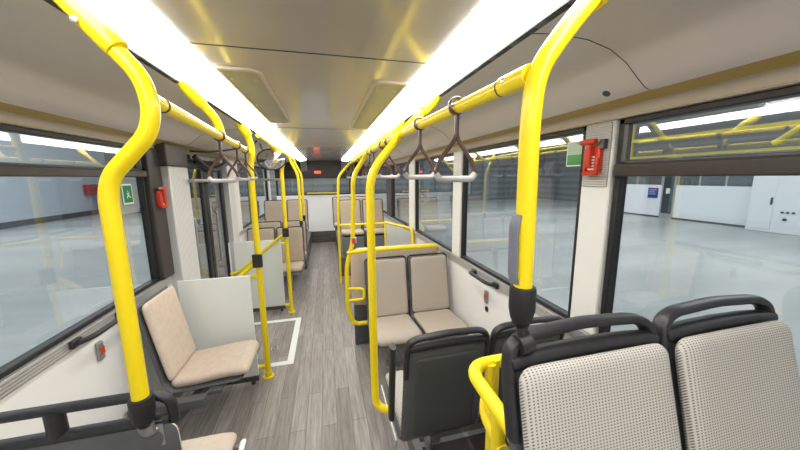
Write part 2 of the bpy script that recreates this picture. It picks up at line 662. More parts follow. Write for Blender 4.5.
# roof vents beside the strips
for s, a, b, lab in ((-1, 1.38, 2.58, 'flat grey roof vent cover with rounded corners beside the door-side light strip'),
                     (1, 1.42, 2.75, 'flat grey roof vent cover with rounded corners beside the window-side light strip opposite the door')):
    r = empty('roof_vent', (s * 0.32, (a + b) / 2, Z(0.44)))
    tag(r, lab, 'vent', 'roof vents')

    def outline(x0, x1, y0, y1, rr):
        P = []
        for cx, cy, st in ((x1 - rr, y1 - rr, 0), (x0 + rr, y1 - rr, 90), (x0 + rr, y0 + rr, 180), (x1 - rr, y0 + rr, 270)):
            rq = rr if (cx * s < 0.32) else 0.012
            ccx = cx if rq == rr else (x1 - rq if cx > (x0 + x1) / 2 else x0 + rq)
            ccy = y1 - rq if cy > (y0 + y1) / 2 else y0 + rq
            for t in range(7):
                an = math.radians(st + t * 15)
                P.append((ccx + rq * math.cos(an), ccy + rq * math.sin(an)))
        return P
    x0, x1 = (0.235, 0.402) if s > 0 else (-0.402, -0.235)
    bm = bmesh.new()
    O1 = outline(x0, x1, a, b, 0.055)
    O2 = outline(x0 + 0.014, x1 - 0.014, a + 0.014, b - 0.014, 0.045)
    V = []
    for O, z in ((O1, 0.441), (O1, 0.430), (O2, 0.428), (O2, 0.436)):
        V.append([bm.verts.new((x, y, Z(z))) for x, y in O])
    for A, B in zip(V, V[1:]):
        for i in range(len(A)):
            bm.faces.new((A[i], A[(i + 1) % len(A)], B[(i + 1) % len(A)], B[i]))
    fr = finish(bm, 'frame', TRIMC, r)
    bm = bmesh.new()
    Aa = [bm.verts.new((x, y, Z(0.431))) for x, y in O2]
    Bb = [bm.verts.new((x, y, Z(0.436))) for x, y in O2]
    bm.faces.new(Aa)
    bm.faces.new(Bb[::-1])
    for i in range(len(Aa)):
        bm.faces.new((Aa[i], Aa[(i + 1) % len(Aa)], Bb[(i + 1) % len(Bb)], Bb[i]))
    gr = finish(bm, 'panel', HATCH, r)
    parts = [fr, gr]
    for q in range(3):
        for xx in (x0 + 0.03, x1 - 0.04):
            bm = bmesh.new()
            lathe(bm, [(0.006, 0), (0.006, 0.003), (0.002, 0.005)], (xx, a + 0.12 + q * (b - a - 0.24) / 2, Z(0.431)), (0, 0, -1), 10)
            parts.append(finish(bm, 'screw', ALU, r))
    for o in parts:
        o.location = -Vector(r.location)


# ---- side walls
def side_wall(s, name, segs, zt=-0.80):
    W = XR if s > 0 else -XL
    bm = bmesh.new()
    for a, b in segs:
        box(bm, min(s * W, s * (W + 0.05)), max(s * W, s * (W + 0.05)), a, b, 0, Z(zt))
    return struct(finish(bm, name, WHT, smooth=False))


side_wall(1, 'wall_right', [(Y0, Y1)])
side_wall(-1, 'wall_left', [(Y0, 3.0), (4.05, Y1)])
k = 20


def trim(m, x0, x1, y0, y1, z0, z1, bevel=0.004):
    global k
    o = box_ob('trim_%d' % k, m, x0, x1, y0, y1, Z(z0), Z(z1), bevel=bevel)
    k += 1
    return struct(o)


trim(SILL, XR - 0.018, XR + 0.05, Y0, Y1, -0.80, -0.738)
trim(SILL, XL - 0.05, XL + 0.018, Y0, 2.60, -0.80, -0.738)
trim(SILL, XL - 0.05, XL + 0.018, 4.30, Y1, -0.80, -0.738)
# baseboards
for s, segs in ((1, [(1.3, 5.08)]), (-1, [(Y0, 3.0), (4.05, 5.7)])):
    for a, b in segs:
        x = (XR - 0.012) if s > 0 else XL
        o = box_ob('baseboard_right' if s > 0 else 'baseboard_left', GREYF, x, x + 0.012, a, b, 0, 0.09)
        struct(o)

# pillars right
trim(PILW, 1.165, 1.235, 1.005, 1.150, -0.738, 0.224, 0.008)
trim(PERF, 1.158, 1.166, 1.015, 1.140, -0.05, 0.218, 0.002)
trim(PILW, 1.165, 1.235, 2.43, 2.60, -0.738, 0.224, 0.008)
trim(PILW, 1.165, 1.235, 3.86, 4.12, -0.738, 0.224, 0.008)
trim(BROWN, 1.165, 1.235, 5.32, 5.76, -0.738, 0.224, 0.008)
trim(PILW, 1.165, 1.235, 7.7, 8.1, -0.738, 0.224, 0.008)
# pillars left
trim(BROWN, -1.27, -1.19, 2.46, 2.62, -0.738, 0.224, 0.008)
trim(RIBP, -1.27, -1.14, 2.62, 2.95, -1.72, 0.10, 0.01)
trim(BROWN, -1.27, -1.135, 2.60, 2.96, 0.10, 0.27, 0.01)
trim(RIBP, -1.27, -1.16, 4.10, 4.34, -1.72, 0.224, 0.01)
trim(PILW, -1.27, -1.19, 4.34, 4.66, -0.738, 0.224, 0.01)
trim(BROWN, -1.27, -1.19, 5.55, 5.72, -0.738, 0.224, 0.01)
trim(PILW, -1.27, -1.19, 7.0, 7.15, -0.738, 0.224, 0.01)

wn = 1


def window(s, y0, y1, z0=-0.738, z1=0.224, bar=None):
    global wn
    W = XR if s > 0 else -XL
    r = struct(empty('window_%d' % wn, (s * (W + 0.02), (y0 + y1) / 2, Z(z0))))
    wn += 1
    f = 0.024

    def X(a, b):
        return (min(s * (W + a), s * (W + b)), max(s * (W + a), s * (W + b)))
    bm = bmesh.new()
    xa, xb = X(0.0, 0.045)
    box(bm, xa, xb, y0, y1, Z(z0), Z(z0) + f)
    box(bm, xa, xb, y0, y1, Z(z1) - f, Z(z1))
    box(bm, xa, xb, y0, y0 + f, Z(z0), Z(z1))
    box(bm, xa, xb, y1 - f, y1, Z(z0), Z(z1))
    parts = [finish(bm, 'window_frame', RUB, r, bevel=0.004)]
    xa, xb = X(0.024, 0.028)
    parts.append(box_ob('glass', GLASS, xa, xb, y0 + f * .5, y1 - f * .5, Z(z0) + f * .5, Z(z1) - f * .5, r))
    if bar:
        xa, xb = X(-0.022, 0.045)
        parts.append(box_ob('transom_bar', BROWN, xa, xb, y0 + 0.01, y1 - 0.01, Z(bar[0]), Z(bar[1]), r, bevel=0.006))
        xa, xb = X(-0.004, 0.02)
        bm = bmesh.new()
        box(bm, xa, xb, y0 + f, y0 + f + .02, Z(bar[1]), Z(z1) - f)
        box(bm, xa, xb, y1 - f - .02, y1 - f, Z(bar[1]), Z(z1) - f)
        box(bm, xa, xb, y0 + f, y1 - f, Z(bar[1]), Z(bar[1]) + 0.012)
        parts.append(finish(bm, 'transom_sash', DARKT, r, bevel=0.003))
        xa, xb = X(-0.018, 0.0)
        parts.append(box_ob('transom_catch', BLK, xa, xb, (y0 + y1) / 2 - 0.05, (y0 + y1) / 2 + 0.05, Z(z1) - 0.035, Z(z1) - 0.012, r, bevel=0.004))
    for o in parts:
        o.location = -Vector(r.location)
    return r


window(1, -1.25, 1.00, bar=(-0.006, 0.045))
window(1, 1.155, 2.43)
window(1, 2.60, 3.86)
window(1, 4.12, 5.32)
window(1, 5.76, 7.70)
window(-1, -1.25, 2.46, bar=(0.018, 0.062))
window(-1, 4.66, 5.55)
window(-1, 5.72, 7.0)

# door (left side), two glazed leaves
dr = struct(empty('door_1', (XL - 0.02, 3.5, 0)))
parts = []
for a, b in ((2.96, 3.52), (3.54, 4.10)):
    bm = bmesh.new()
    xa, xb = XL - 0.045, XL - 0.005
    f = 0.065
    box(bm, xa, xb, a, b, 0.01, 0.14)
    box(bm, xa, xb, a, b, Z(0.10), Z(0.16))
    box(bm, xa, xb, a, a + f, 0.01, Z(0.16))
    box(bm, xa, xb, b - f, b, 0.01, Z(0.16))
    parts.append(finish(bm, 'door_leaf', BLK, dr, bevel=0.006))
    parts.append(box_ob('glass', DOORG, XL - 0.028, XL - 0.022, a + f * .6, b - f * .6, 0.1, Z(0.12), dr))
    parts.append(tube_ob('door_handle', STEEL, [(XL + 0.0, a + 0.1, Z(-0.9)), (XL + 0.04, a + 0.1, Z(-0.9)), (XL + 0.04, a + 0.1, Z(-0.35)), (XL + 0.0, a + 0.1, Z(-0.35))], 0.012, dr, 0.03))
for o in parts:
    o.location = -Vector(dr.location)
trim(BROWN, -1.27, -1.20, 2.96, 4.10, 0.16, 0.27, 0.006)

# rear wall
bm = bmesh.new()
box(bm, XL, XR, Y1, Y1 + 0.05, Z(-1.41), Z(-0.44))
struct(finish(bm, 'wall_rear', WHT, smooth=False))
bm = bmesh.new()
box(bm, XL, XR, Y1 - 0.02, Y1 + 0.05, 0, Z(-1.41))
struct(finish(bm, 'baseboard_rear', WOODD, bevel=0.004))
bm = bmesh.new()
box(bm, XL, XR, Y1 - 0.04, Y1 + 0.05, Z(0.02), Z(0.44))
struct(finish(bm, 'wall_rear_header', DKIN, smooth=False))
r = struct(empty('window_9', (0, Y1, Z(-0.44))))
bm = bmesh.new()
for q in ((XL, XR, -0.44, -0.41), (XL, XR, -0.01, 0.02)):
    box(bm, q[0], q[1], Y1, Y1 + 0.04, Z(q[2]), Z(q[3]))
for x in (XL, -0.70, 0.62, XR - 0.05):
    box(bm, x, x + 0.05, Y1, Y1 + 0.04, Z(-0.44), Z(0.02))
a = finish(bm, 'window_frame', RUB, r, bevel=0.004)
b = box_ob('glass', GLASS, XL, XR, Y1 + 0.018, Y1 + 0.022, Z(-0.43), Z(0.0), r)
for o in (a, b):
    o.location = -Vector(r.location)
# bulkhead behind the viewer
bm = bmesh.new()
box(bm, XL - .05, XR + .05, Y0 - 0.05, Y0, 0, Z(0.47))
struct(finish(bm, 'wall_front', COVE, smooth=False))

# ---- the garage hall outside
G = -2.10
def hallbox(name, m, x0, x1, y0, y1, z0, z1, bevel=0):
    return struct(box_ob(name, m, x0, x1, y0, y1, Z(z0), Z(z1), bevel=bevel))
hallbox('floor_hall', HFLOOR, -16, 24, -12, 28, G - 0.1, G)
hallbox('wall_hall_left', GREYW, -14.2, -14, -12, 28, G, 4)
hallbox('baseboard_hall_left', DKB, -14, -13.96, -12, 26, G, G + 0.28)
hallbox('wall_hall_rear', SHUT, -14, 24, 24, 24.2, G, 4)
hallbox('wall_hall_right', SHUT, 19.8, 20, -12, 28, G, 4)
hallbox('trim_80', mat('steel_shutter_post', (0.30, 0.33, 0.35), 0.5), 8.0, 8.5, 23.7, 24, G, 4)
hallbox('trim_81', mat('steel_shutter_post_b', (0.30, 0.33, 0.35), 0.5), 13.6, 14.1, 23.7, 24, G, 4)
hallbox('trim_82', mat('pale_floor_line', (0.60, 0.61, 0.60), 0.5), 2.0, 19, 15.2, 15.5, G, G + 0.004)
hallbox('trim_83', mat('yellow_floor_line', (0.5, 0.42, 0.10), 0.5), 2.4, 2.52, 3, 20, G, G + 0.004)

# low white walls and cabinets on the right of the hall
def thing_box(name, m, x0, x1, y0, y1, z0, z1, label, cat, group=None, bevel=0.01):
    r = empty(name, ((x0 + x1) / 2, (y0 + y1) / 2, Z(z0)))
    tag(r, label, cat, group)
    o = box_ob('body', m, x0, x1, y0, y1, Z(z0), Z(z1), r, bevel)
    o.location = -Vector(r.location)
    return r
def addpart(r, o):
    o.parent = r
    o.location = o.location - Vector(r.location)
    return o
cw = thing_box('site_partition', WCAB, 16.0, 16.15, 11.0, 13.4, G, -0.5, 'low white partition wall in the hall carrying the blue sign', 'partition', 'low white hall partitions')
addpart(cw, box_ob('foot_rail', DKB, 15.96, 16.0, 11.0, 13.4, Z(G), Z(G + 0.08)))
addpart(cw, box_ob('blue_notice', BLUE, 15.96, 16.0, 11.15, 11.6, Z(-1.15), Z(-0.65)))
bm = bmesh.new()
for i, wd in enumerate((0.34, 0.26, 0.32)):
    box(bm, 15.95, 15.96, 11.55 - wd, 11.55, Z(-0.76 - 0.1 * i), Z(-0.74 - 0.1 * i))
addpart(cw, finish(bm, 'notice_lines', WSGN, smooth=False))
addpart(cw, box_ob('upper_glazing', GLASS, 16.05, 16.06, 11.0, 13.4, Z(-0.5), Z(0.7)))
for y in (11.0, 12.2, 13.32):
    addpart(cw, box_ob('mullion', ALU, 16.02, 16.1, y, y + 0.08, Z(-0.5), Z(0.7)))
cw = thing_box('site_partition', WCAB, 16.0, 16.15, 7.75, 10.4, G, -0.5, 'long low white partition wall in the hall between its doorway and the cabinet', 'partition', 'low white hall partitions')
addpart(cw, box_ob('foot_rail', DKB, 15.96, 16.0, 7.75, 10.4, Z(G), Z(G + 0.08)))
addpart(cw, box_ob('upper_glazing', GLASS, 16.05, 16.06, 7.75, 10.4, Z(-0.5), Z(0.7)))
for y in (7.75, 8.6, 9.5, 10.32):
    addpart(cw, box_ob('mullion', ALU, 16.02, 16.1, y, y + 0.06, Z(-0.5), Z(0.7)))
dd = empty('hall_door', (16.1, 10.7, Z(G)))
tag(dd, 'dark glazed door standing between the two low white hall partitions', 'door')
addpart(dd, box_ob('frame', ALU, 16.0, 16.12, 10.4, 11.0, Z(G), Z(0.8)))
addpart(dd, box_ob('pane', mat('dark_door_glass', (0.05, 0.06, 0.07), 0.1), 15.95, 16.0, 10.5, 10.9, Z(G + 0.25), Z(0.6)))
addpart(dd, box_ob('paper_note', WSGN, 15.93, 15.95, 10.6, 10.76, Z(-0.9), Z(-0.65)))
hc = empty('control_cabinet', (15.8, 6.9, Z(G)))
tag(hc, 'tall white control cabinet with black knobs standing past the hall partition', 'cabinet')
bm = bmesh.new()
vs = box(bm, 15.5, 16.5, 6.2, 7.6, Z(G), Z(-0.05))
for v in vs:
    if v.co.z > 1 and v.co.y < 6.5:
        v.co.y += 0.25
addpart(hc, finish(bm, 'body', WCAB, bevel=0.02))
addpart(hc, box_ob('door', WCAB, 15.48, 15.5, 6.95, 7.55, Z(G + 0.1), Z(-0.12), None, 0.01))
addpart(hc, box_ob('handle', BLK, 15.44, 15.48, 6.98, 7.03, Z(-1.1), Z(-0.85), None, 0.01))
for i, y in enumerate((6.45, 6.58, 6.71)):
    bm = bmesh.new()
    lathe(bm, [(0.035, 0), (0.035, 0.04)], (15.5, y, Z(-1.35)), (-1, 0, 0), 12)
    addpart(hc, finish(bm, 'knob', BLK))
bm = bmesh.new()
lathe(bm, [(0.05, 0), (0.05, 0.04)], (15.5, 6.62, Z(-1.6)), (-1, 0, 0), 12)
addpart(hc, finish(bm, 'knob', BLK))
DYEL = mat('dull_yellow_paint', (0.42, 0.34, 0.06), 0.5)
# yellow gantry beams overhead in the hall
for nm, x, y, lab in (('gantry', 12, 0, 'yellow steel gantry outside, seen through the nearest transom'),):
    g = empty(nm, (x, y, Z(0.62)))
    tag(g, lab, 'gantry')
    addpart(g, box_ob('beam', DYEL, x - 0.05, x + 0.05, 1.2, 9.5, Z(1.25), Z(1.37)))
    addpart(g, box_ob('lower_beam', DYEL, x - 0.05, x + 0.05, 1.2, 9.5, Z(0.62), Z(0.70)))
    for yy in (1.2, 9.5):
        addpart(g, box_ob('hanger', DYEL, x - 0.05, x + 0.05, yy, yy + 0.1, Z(0.62), Z(4)))
    addpart(g, tube_ob('brace', DYEL, [(x, 5.6, Z(0.8)), (x, 4.9, Z(1.4))], 0.08, None, 0))
# red extinguisher on the hall's left wall
fe = empty('fire_extinguisher', (-13.5, 22.3, Z(-2.1)))
tag(fe, 'red fire extinguisher hanging on the pale hall wall seen through the left window', 'fire extinguisher')
bm = bmesh.new()
lathe(bm, [(0.2, 0), (0.28, 0.05), (0.28, 0.95), (0.2, 1.1), (0.06, 1.15), (0.06, 1.25)], (-13.5, 22.4, Z(-2.1)))
addpart(fe, finish(bm, 'cylinder', REDD))
addpart(fe, box_ob('wall_box', REDD, -13.95, -13.7, 21.7, 22.6, Z(-0.85), Z(-0.25), None, 0.02))
# pale cabinet beside the far left corner
pc = empty('first_aid_cabinet', (-12.5, 22.4, Z(G)))
tag(pc, 'pale grey cabinet standing in the hall past the left window post', 'cabinet')
addpart(pc, box_ob('body', LGRY, -12.6, -11.0, 22.4, 23.4, Z(G), Z(0.4), None, 0.03))
addpart(pc, box_ob('plinth', DKB, -12.6, -11.0, 22.35, 22.4, Z(G), Z(G + 0.3)))


# ================================================================== seats
MC = {}


def cached(key, parent, name, m, build):
    """each repeat is its own object; equal parts share mesh data"""
    if key in MC:
        o = bpy.data.objects.new(name, MC[key].data)
        for md in MC[key].modifiers:
            n = o.modifiers.new(md.name, md.type)
            if md.type == 'BEVEL':
                n.width, n.segments, n.limit_method = md.width, md.segments, md.limit_method
        C.objects.link(o)
        o.parent = parent
        return o
    o = build(parent, name, m)
    MC[key] = o
    return o


def seat(x, y, z0, rz, fab, label, group, style='rim', W=0.415, base='bar', grip=None):
    """moulded passenger seat facing local -y; origin on the floor under the back of its cushion"""
    r = empty('bus_seat', (x, y, z0), rz)
    tag(r, label, 'seat', group)
    key = (fab.name, style, W)

    def b_shell(p, n, m):
        bm = bmesh.new()
        pad(bm, [(-0.415, 0.385), (-0.30, 0.378), (-0.06, 0.365), (0.0, 0.375), (0.035, 0.42), (0.06, 0.55), (0.088, 0.72), (0.125, 0.955)][::1], W, 0.012, 0.012, 0.04, 40, 16)
        return finish(bm, n, m, p)
    cached(('shell', W), r, 'shell', GRYP, b_shell)

    def b_cush(p, n, m):
        bm = bmesh.new()
        pad(bm, [(-0.435, 0.395), (-0.428, 0.425), (-0.40, 0.438), (-0.30, 0.437), (-0.15, 0.42), (0.012, 0.412)], W - 0.025, 0.028, 0.045, 0.05, 30, 18, dish=0.006)
        return finish(bm, n, m, p)
    cached(('cushion', W, fab.name), r, 'seat_cushion', fab, b_cush)

    def b_back(p, n, m):
        bm = bmesh.new()
        pad(bm, [(-0.002, 0.432), (0.012, 0.50), (0.030, 0.60), (0.052, 0.72), (0.083, 0.90), (0.090, 0.956)], W - (0.018 if style == 'loop' else 0.032), 0.024, 0.02, 0.030, 30, 18, dish=0.008, taper=0.03)
        return finish(bm, n, m, p)
    cached(('back', W, fab.name, style), r, 'backrest', fab, b_back)

    def yb(z):
        return 0.055 + (z - 0.5) * 0.155
    if style == 'loop':
        def b_hand(p, n, m):
            bm = bmesh.new()
            h = W / 2 - 0.012
            # outer loop: shoulders, arched top, slot below it
            pts = [(-h, yb(.80), .80), (-h, yb(.93), .93), (-h + .008, yb(.975), .982), (-h + .045, yb(.995), 1.001), (0, yb(1.0), 1.010), (h - .045, yb(.995), 1.001), (h - .008, yb(.972), .982), (h, yb(.93), .93), (h, yb(.80), .80)]
            sweep(bm, fillet(pts, 0.035, 5), 0.0125, 0.018, 12, up=(1, 0, 0), power=0.8)
            sweep(bm, [(-h, yb(.95) - .002, .951), (-h * .5, yb(.95), .957), (0, yb(.95), .959), (h * .5, yb(.95), .957), (h, yb(.95) - .002, .951)], 0.0165, 0.020, 12, power=0.7)
            return finish(bm, n, m, p)
        cached(('loop', W), r, 'grab_handle', BLK, b_hand)
    elif style == 'rim':
        def b_hand2(p, n, m):
            bm = bmesh.new()
            h = W / 2 - 0.006
            pts = [(-h, yb(.72) + .012, .72), (-h, yb(.94) + .012, .94), (-h + .02, yb(.96) + .012, .963), (h - .02, yb(.96) + .012, .963), (h, yb(.94) + .012, .94), (h, yb(.72) + .012, .72)]
            sweep(bm, fillet(pts, 0.035, 5), 0.008, 0.010, 10, up=(1, 0, 0))
            return finish(bm, n, m, p)
        cached(('rim', W), r, 'grab_handle', BLK, b_hand2)
    if base == 'bar':
        def b_base(p, n, m):
            bm = bmesh.new()
            box(bm, -W / 2 + .03, W / 2 - .03, -0.30, -0.24, 0.30, 0.35)
            box(bm, -W / 2 + .03, W / 2 - .03, -0.10, -0.05, 0.30, 0.35)
            box(bm, -0.03, 0.03, -0.32, -0.03, 0.27, 0.31)
            sweep(bm, fillet([(0, -0.17, 0.28), (0, -0.14, 0.15), (0, -0.10, 0.012)], 0.05), 0.022, 0.03, 12)
            box(bm, -0.06, 0.06, -0.16, -0.04, 0.0, 0.012)
            return finish(bm, n, m, p, bevel=0.003)
        cached(('base', W), r, 'pedestal', STEEL, b_base)
    elif base == 'box':
        def b_base2(p, n, m):
            bm = bmesh.new()
            pad(bm, [(-0.37, 0.02), (-0.385, 0.15), (-0.405, 0.36)], W - .03, 0.012, 0.012, 0.03, 16, 12)
            box(bm, -W / 2 + .02, W / 2 - .02, -0.375, 0.02, 0.0, 0.355)
            return finish(bm, n, m, p, bevel=0.003)
        cached(('boxbase', W), r, 'seat_box', mat('mid_grey_seat_box', (0.17, 0.18, 0.19), 0.45), b_base2)
    return r


# two nearest seats on the platform, facing the viewer
PZ = 0.352
GN = 'pair of near seats facing the viewer'
s1 = seat(0.543, 0.300, PZ + 0.045, 0.0, DOTS, 'perforated light fabric seat with black loop handle, yellow pole clamped on its corner', GN, 'loop', 0.41)
s2 = seat(0.960, 0.300, PZ + 0.045, 0.0, DOTS, 'perforated light fabric seat with black loop handle nearest the big window', GN, 'loop', 0.41)
s1.rotation_euler.x = s2.rotation_euler.x = math.radians(-4)
# two seats facing away behind them
GA = 'seats turned away from the viewer'
def rear_panel(r):
    def f(p, n, m):
        bm = bmesh.new()
        pad(bm, [(0.048, 0.42), (0.071, 0.55), (0.100, 0.72), (0.132, 0.90)], 0.33, 0.004, 0.008, 0.03, 20, 14)
        return finish(bm, n, m, p)
    cached('rear_panel', r, 'back_panel', mat('charcoal_back_panel', (0.06, 0.066, 0.063), 0.5), f)


s3 = seat(0.515, 1.29, 0.01, PI, DOTS, 'grey shell seat seen from behind at the aisle, black armrest raised beside it', GA, 'loop', 0.42)
s4 = seat(0.945, 1.29, 0.01, PI, DOTS, 'grey shell seat seen from behind, between the wall and the yellow barrier loop', GA, 'loop', 0.42)
rear_panel(s3)
rear_panel(s4)
# armrest and side rail of the aisle seat (local frame: x is mirrored by the half turn)
a = tube_ob('armrest', BLK, [(0.236, -0.06, 0.46), (0.236, -0.04, 0.6), (0.236, -0.01, 0.80), (0.236, 0.0, 0.90)], 0.016, s3, 0.05, 0.028, power=0.8)
b = box_ob('side_rail', ALU, 0.222, 0.234, -0.40, 0.02, 0.355, 0.395, s3, bevel=0.004)
# vis-a-vis pair
GP = 'pair of wavy fabric seats under the yellow bar'
s5 = seat(0.525, 2.56, 0, 0, DOTW, 'perforated beige seat next to the aisle under the yellow crossbar', GP, 'rim', 0.41)
s6 = seat(0.945, 2.56, 0, 0, DOTW, 'perforated beige seat next to the white wall under the yellow crossbar', GP, 'rim', 0.41)
# far raised right seats
GF = 'raised rear seats across the aisle from the door'
for row, (yy, xa, xb) in enumerate(((5.50, 0.43, 0.86), (6.45, 0.33, 0.76))):
    st = 'front row' if row == 0 else 'row behind'
    seat(xa, yy, 0.345, 0, BEIGE, 'beige raised seat at the aisle behind the far yellow barrier, ' + st, GF, 'rim', 0.41, 'box' if row == 0 else 'bar')
    seat(xb, yy, 0.345, 0, BEIGE, 'beige raised seat toward the window behind the far yellow barrier, ' + st, GF, 'rim', 0.41, 'box' if row == 0 else 'bar')
# far left rows
GL = 'beige seats behind the second door partition'
for row, (yy, z0, tx) in enumerate(((4.75, 0, 'first row behind the second partition'), (5.45, 0, 'second row behind the second partition'), (6.20, 0.325, 'highest row at the rear'))):
    seat(-0.575, yy, z0, 0, BEIGE, 'beige velour aisle seat on the door side, ' + tx, GL, 'rim', 0.41)
    seat(-0.995, yy, z0, 0, BEIGE, 'beige velour window seat on the door side, ' + tx, GL, 'rim', 0.41)
# sideways seat
s7 = seat(-1.01, 2.18, 0.0, PI / 2, CREAM, 'cream seat facing the aisle sideways in front of the pale partition', None, 'none', 0.40, 'none') if False else None
r = seat(-1.015, 2.185, 0.015, PI / 2, CREAM, 'cream seat facing the aisle sideways in front of the pale partition', None, 'none', 0.41, 'arm')
a = tube_ob('mounting_arm', GRYP, [(0.12, -0.28, 0.345), (-0.05, -0.16, 0.30), (-0.22, 0.05, 0.13), (-0.24, 0.16, 0.10)], 0.025, r, 0.06, 0.035, power=0.7)
b = box_ob('support_beam', GRYP, -0.24, 0.18, -0.30, -0.22, 0.335, 0.365, r, bevel=0.006)
b = box_ob('wall_beam', GRYP, -0.30, -0.24, -0.22, 0.185, 0.30, 0.36, r, bevel=0.006)
c = box_ob('reflector', YEL, -0.10, -0.04, -0.245, -0.215, 0.262, 0.277, r)
# near left seat facing away
nl = seat(-0.665, 0.99, 0.10, PI, CREAM, 'seat facing away at lower left corner, double black rail and yellow pole on it', None, 'rail', 0.43) if False else None
nl = empty('bus_seat', (-0.675, 0.96, 0.078), PI)
tag(nl, 'seat facing away in the lower left corner, double black rail along its top', 'seat')
bm = bmesh.new()
pad(bm, [(-0.415, 0.385), (-0.30, 0.378), (-0.06, 0.365), (0.0, 0.375), (0.035, 0.42), (0.05, 0.55), (0.06, 0.72), (0.075, 0.96)], 0.45, 0.012, 0.012, 0.04, 40, 16)
finish(bm, 'shell', GRYP, nl)
bm = bmesh.new()
pad(bm, [(-0.435, 0.395), (-0.428, 0.425), (-0.40, 0.438), (-0.30, 0.437), (-0.15, 0.42), (-0.01, 0.412)], 0.42, 0.028, 0.045, 0.05, 30, 18)
finish(bm, 'seat_cushion', CREAM, nl)
bm = bmesh.new()
pad(bm, [(0.0, 0.445), (0.015, 0.60), (0.035, 0.80), (0.045, 0.93)], 0.42, 0.03, 0.02, 0.035, 26, 16)
finish(bm, 'backrest', CREAM, nl)
bm = bmesh.new()
sweep(bm, fillet([(-0.215, 0.06, 0.95), (-0.215, 0.065, 1.035), (-0.13, 0.065, 1.045), (0.28, 0.065, 1.045), (0.28, 0.06, 0.90)], 0.06, 6), 0.0135, 0.0145, 12, up=(1, 0, 0))
sweep(bm, [(-0.21, 0.066, 0.965), (0.28, 0.066, 0.965)], 0.0145, 0.017, 12, power=0.8)
sweep(bm, [(0.05, 0.066, 0.96), (0.05, 0.066, 1.045)], 0.022, 0.018, 12, up=(1, 0, 0))
finish(bm, 'grab_handle', BLK, nl)
bm = bmesh.new()
sweep(bm, fillet([(-0.228, -0.24, 0.40), (-0.250, -0.26, 0.435), (-0.250, -0.38, 0.44), (-0.228, -0.40, 0.40)], 0.03, 6), 0.011, 0.014, 12)
finish(bm, 'side_grip', WSGN, nl)
bm = bmesh.new()
box(bm, -0.05, 0.05, -0.30, 0.0, -0.055, 0.36)
finish(bm, 'pedestal', STEEL, nl, bevel=0.01)

# cream padded board behind the vis-a-vis pair
pb = empty('padded_board', (0.665, 2.86, 0))
tag(pb, 'cream padded board standing behind the pair of seats and yellow crossbar', 'padded board')
bm = bmesh.new()
pad(bm, [(0.02, 0.42), (0.01, 0.7), (0.0, 1.035)], 0.92, 0.03, 0.02, 0.09, 26, 26)
finish(bm, 'pad', CREAM, pb)
box_ob('foot', GRYP, -0.44, 0.44, 0.0, 0.05, 0.0, 0.44, pb, bevel=0.006)

# yellow-framed barrier panel along the right wall
bp_ = empty('wheelchair_barrier', (1.05, 4.2, 0))
tag(bp_, 'beige panel in a yellow tube frame by the right windows', 'barrier')
addpart(bp_, tube_ob('frame', YEL, [(0.93, 4.70, Z(-0.73)), (1.13, 3.85, Z(-0.70)), (1.13, 3.80, Z(-1.05)), (1.15, 3.55, Z(-1.12))], 0.02, None, 0.06))
bm = bmesh.new()
V = [(0.93, 4.66, Z(-1.25)), (1.115, 3.86, Z(-1.25)), (1.115, 3.86, Z(-0.735)), (0.93, 4.66, Z(-0.755))]
bm.faces.new([bm.verts.new(v) for v in V])
bmesh.ops.solidify(bm, geom=bm.faces[:], thickness=0.018)
addpart(bp_, finish(bm, 'panel', PILW, smooth=False))
addpart(bp_, box_ob('foot', GRYP, 0.95, 1.10, 4.1, 4.5, 0.0, Z(-1.25), None, 0.01))

# ================================================================== poles and rails
def collar(bm, p, d, r, h=0.03):
    lathe(bm, [(r, -h), (r + .001, -h * .9), (r + .001, h * .9), (r, h)], p, d, 18)


def pole(name, pts, r, label, group, rad=0.12, extras=(), cat='pole', foot=None):
    e = empty(name, pts[0])
    tag(e, label, cat, group)
    addpart(e, tube_ob('tube', YEL, pts, r, None, rad, seg=20))
    for o in extras:
        addpart(e, o)
    return e


def socket(p, r):
    bm = bmesh.new()
    lathe(bm, [(r * .5, -0.052), (r * .8, -0.048), (r * 1.2, -0.030), (r * 1.42, -0.008), (r * 1.42, 0.032), (r * 1.32, 0.038), (r * 1.02, 0.039)], p, (0, 0, 1), 24)
    return finish(bm, 'rubber_socket', RUB)


def fitting(p, d, r):
    """flared yellow fitting where a tube meets the light strip"""
    bm = bmesh.new()
    lathe(bm, [(r * 1.28, -0.055), (r * 1.36, -0.05), (r * 1.36, 0.02), (r * 1.1, 0.05), (r * .9, 0.09)], p, d, 20)
    q = Vector(d).normalized()
    side = q.cross(Vector((0, 1, 0))).normalized()
    return finish(bm, 'ceiling_fitting', YEL)


def screw(p, d, r=0.006):
    bm = bmesh.new()
    lathe(bm, [(r, 0), (r, 0.003), (r * .4, 0.005)], p, d, 10)
    return finish(bm, 'screw', ALU)


GPo = 'yellow grab poles'
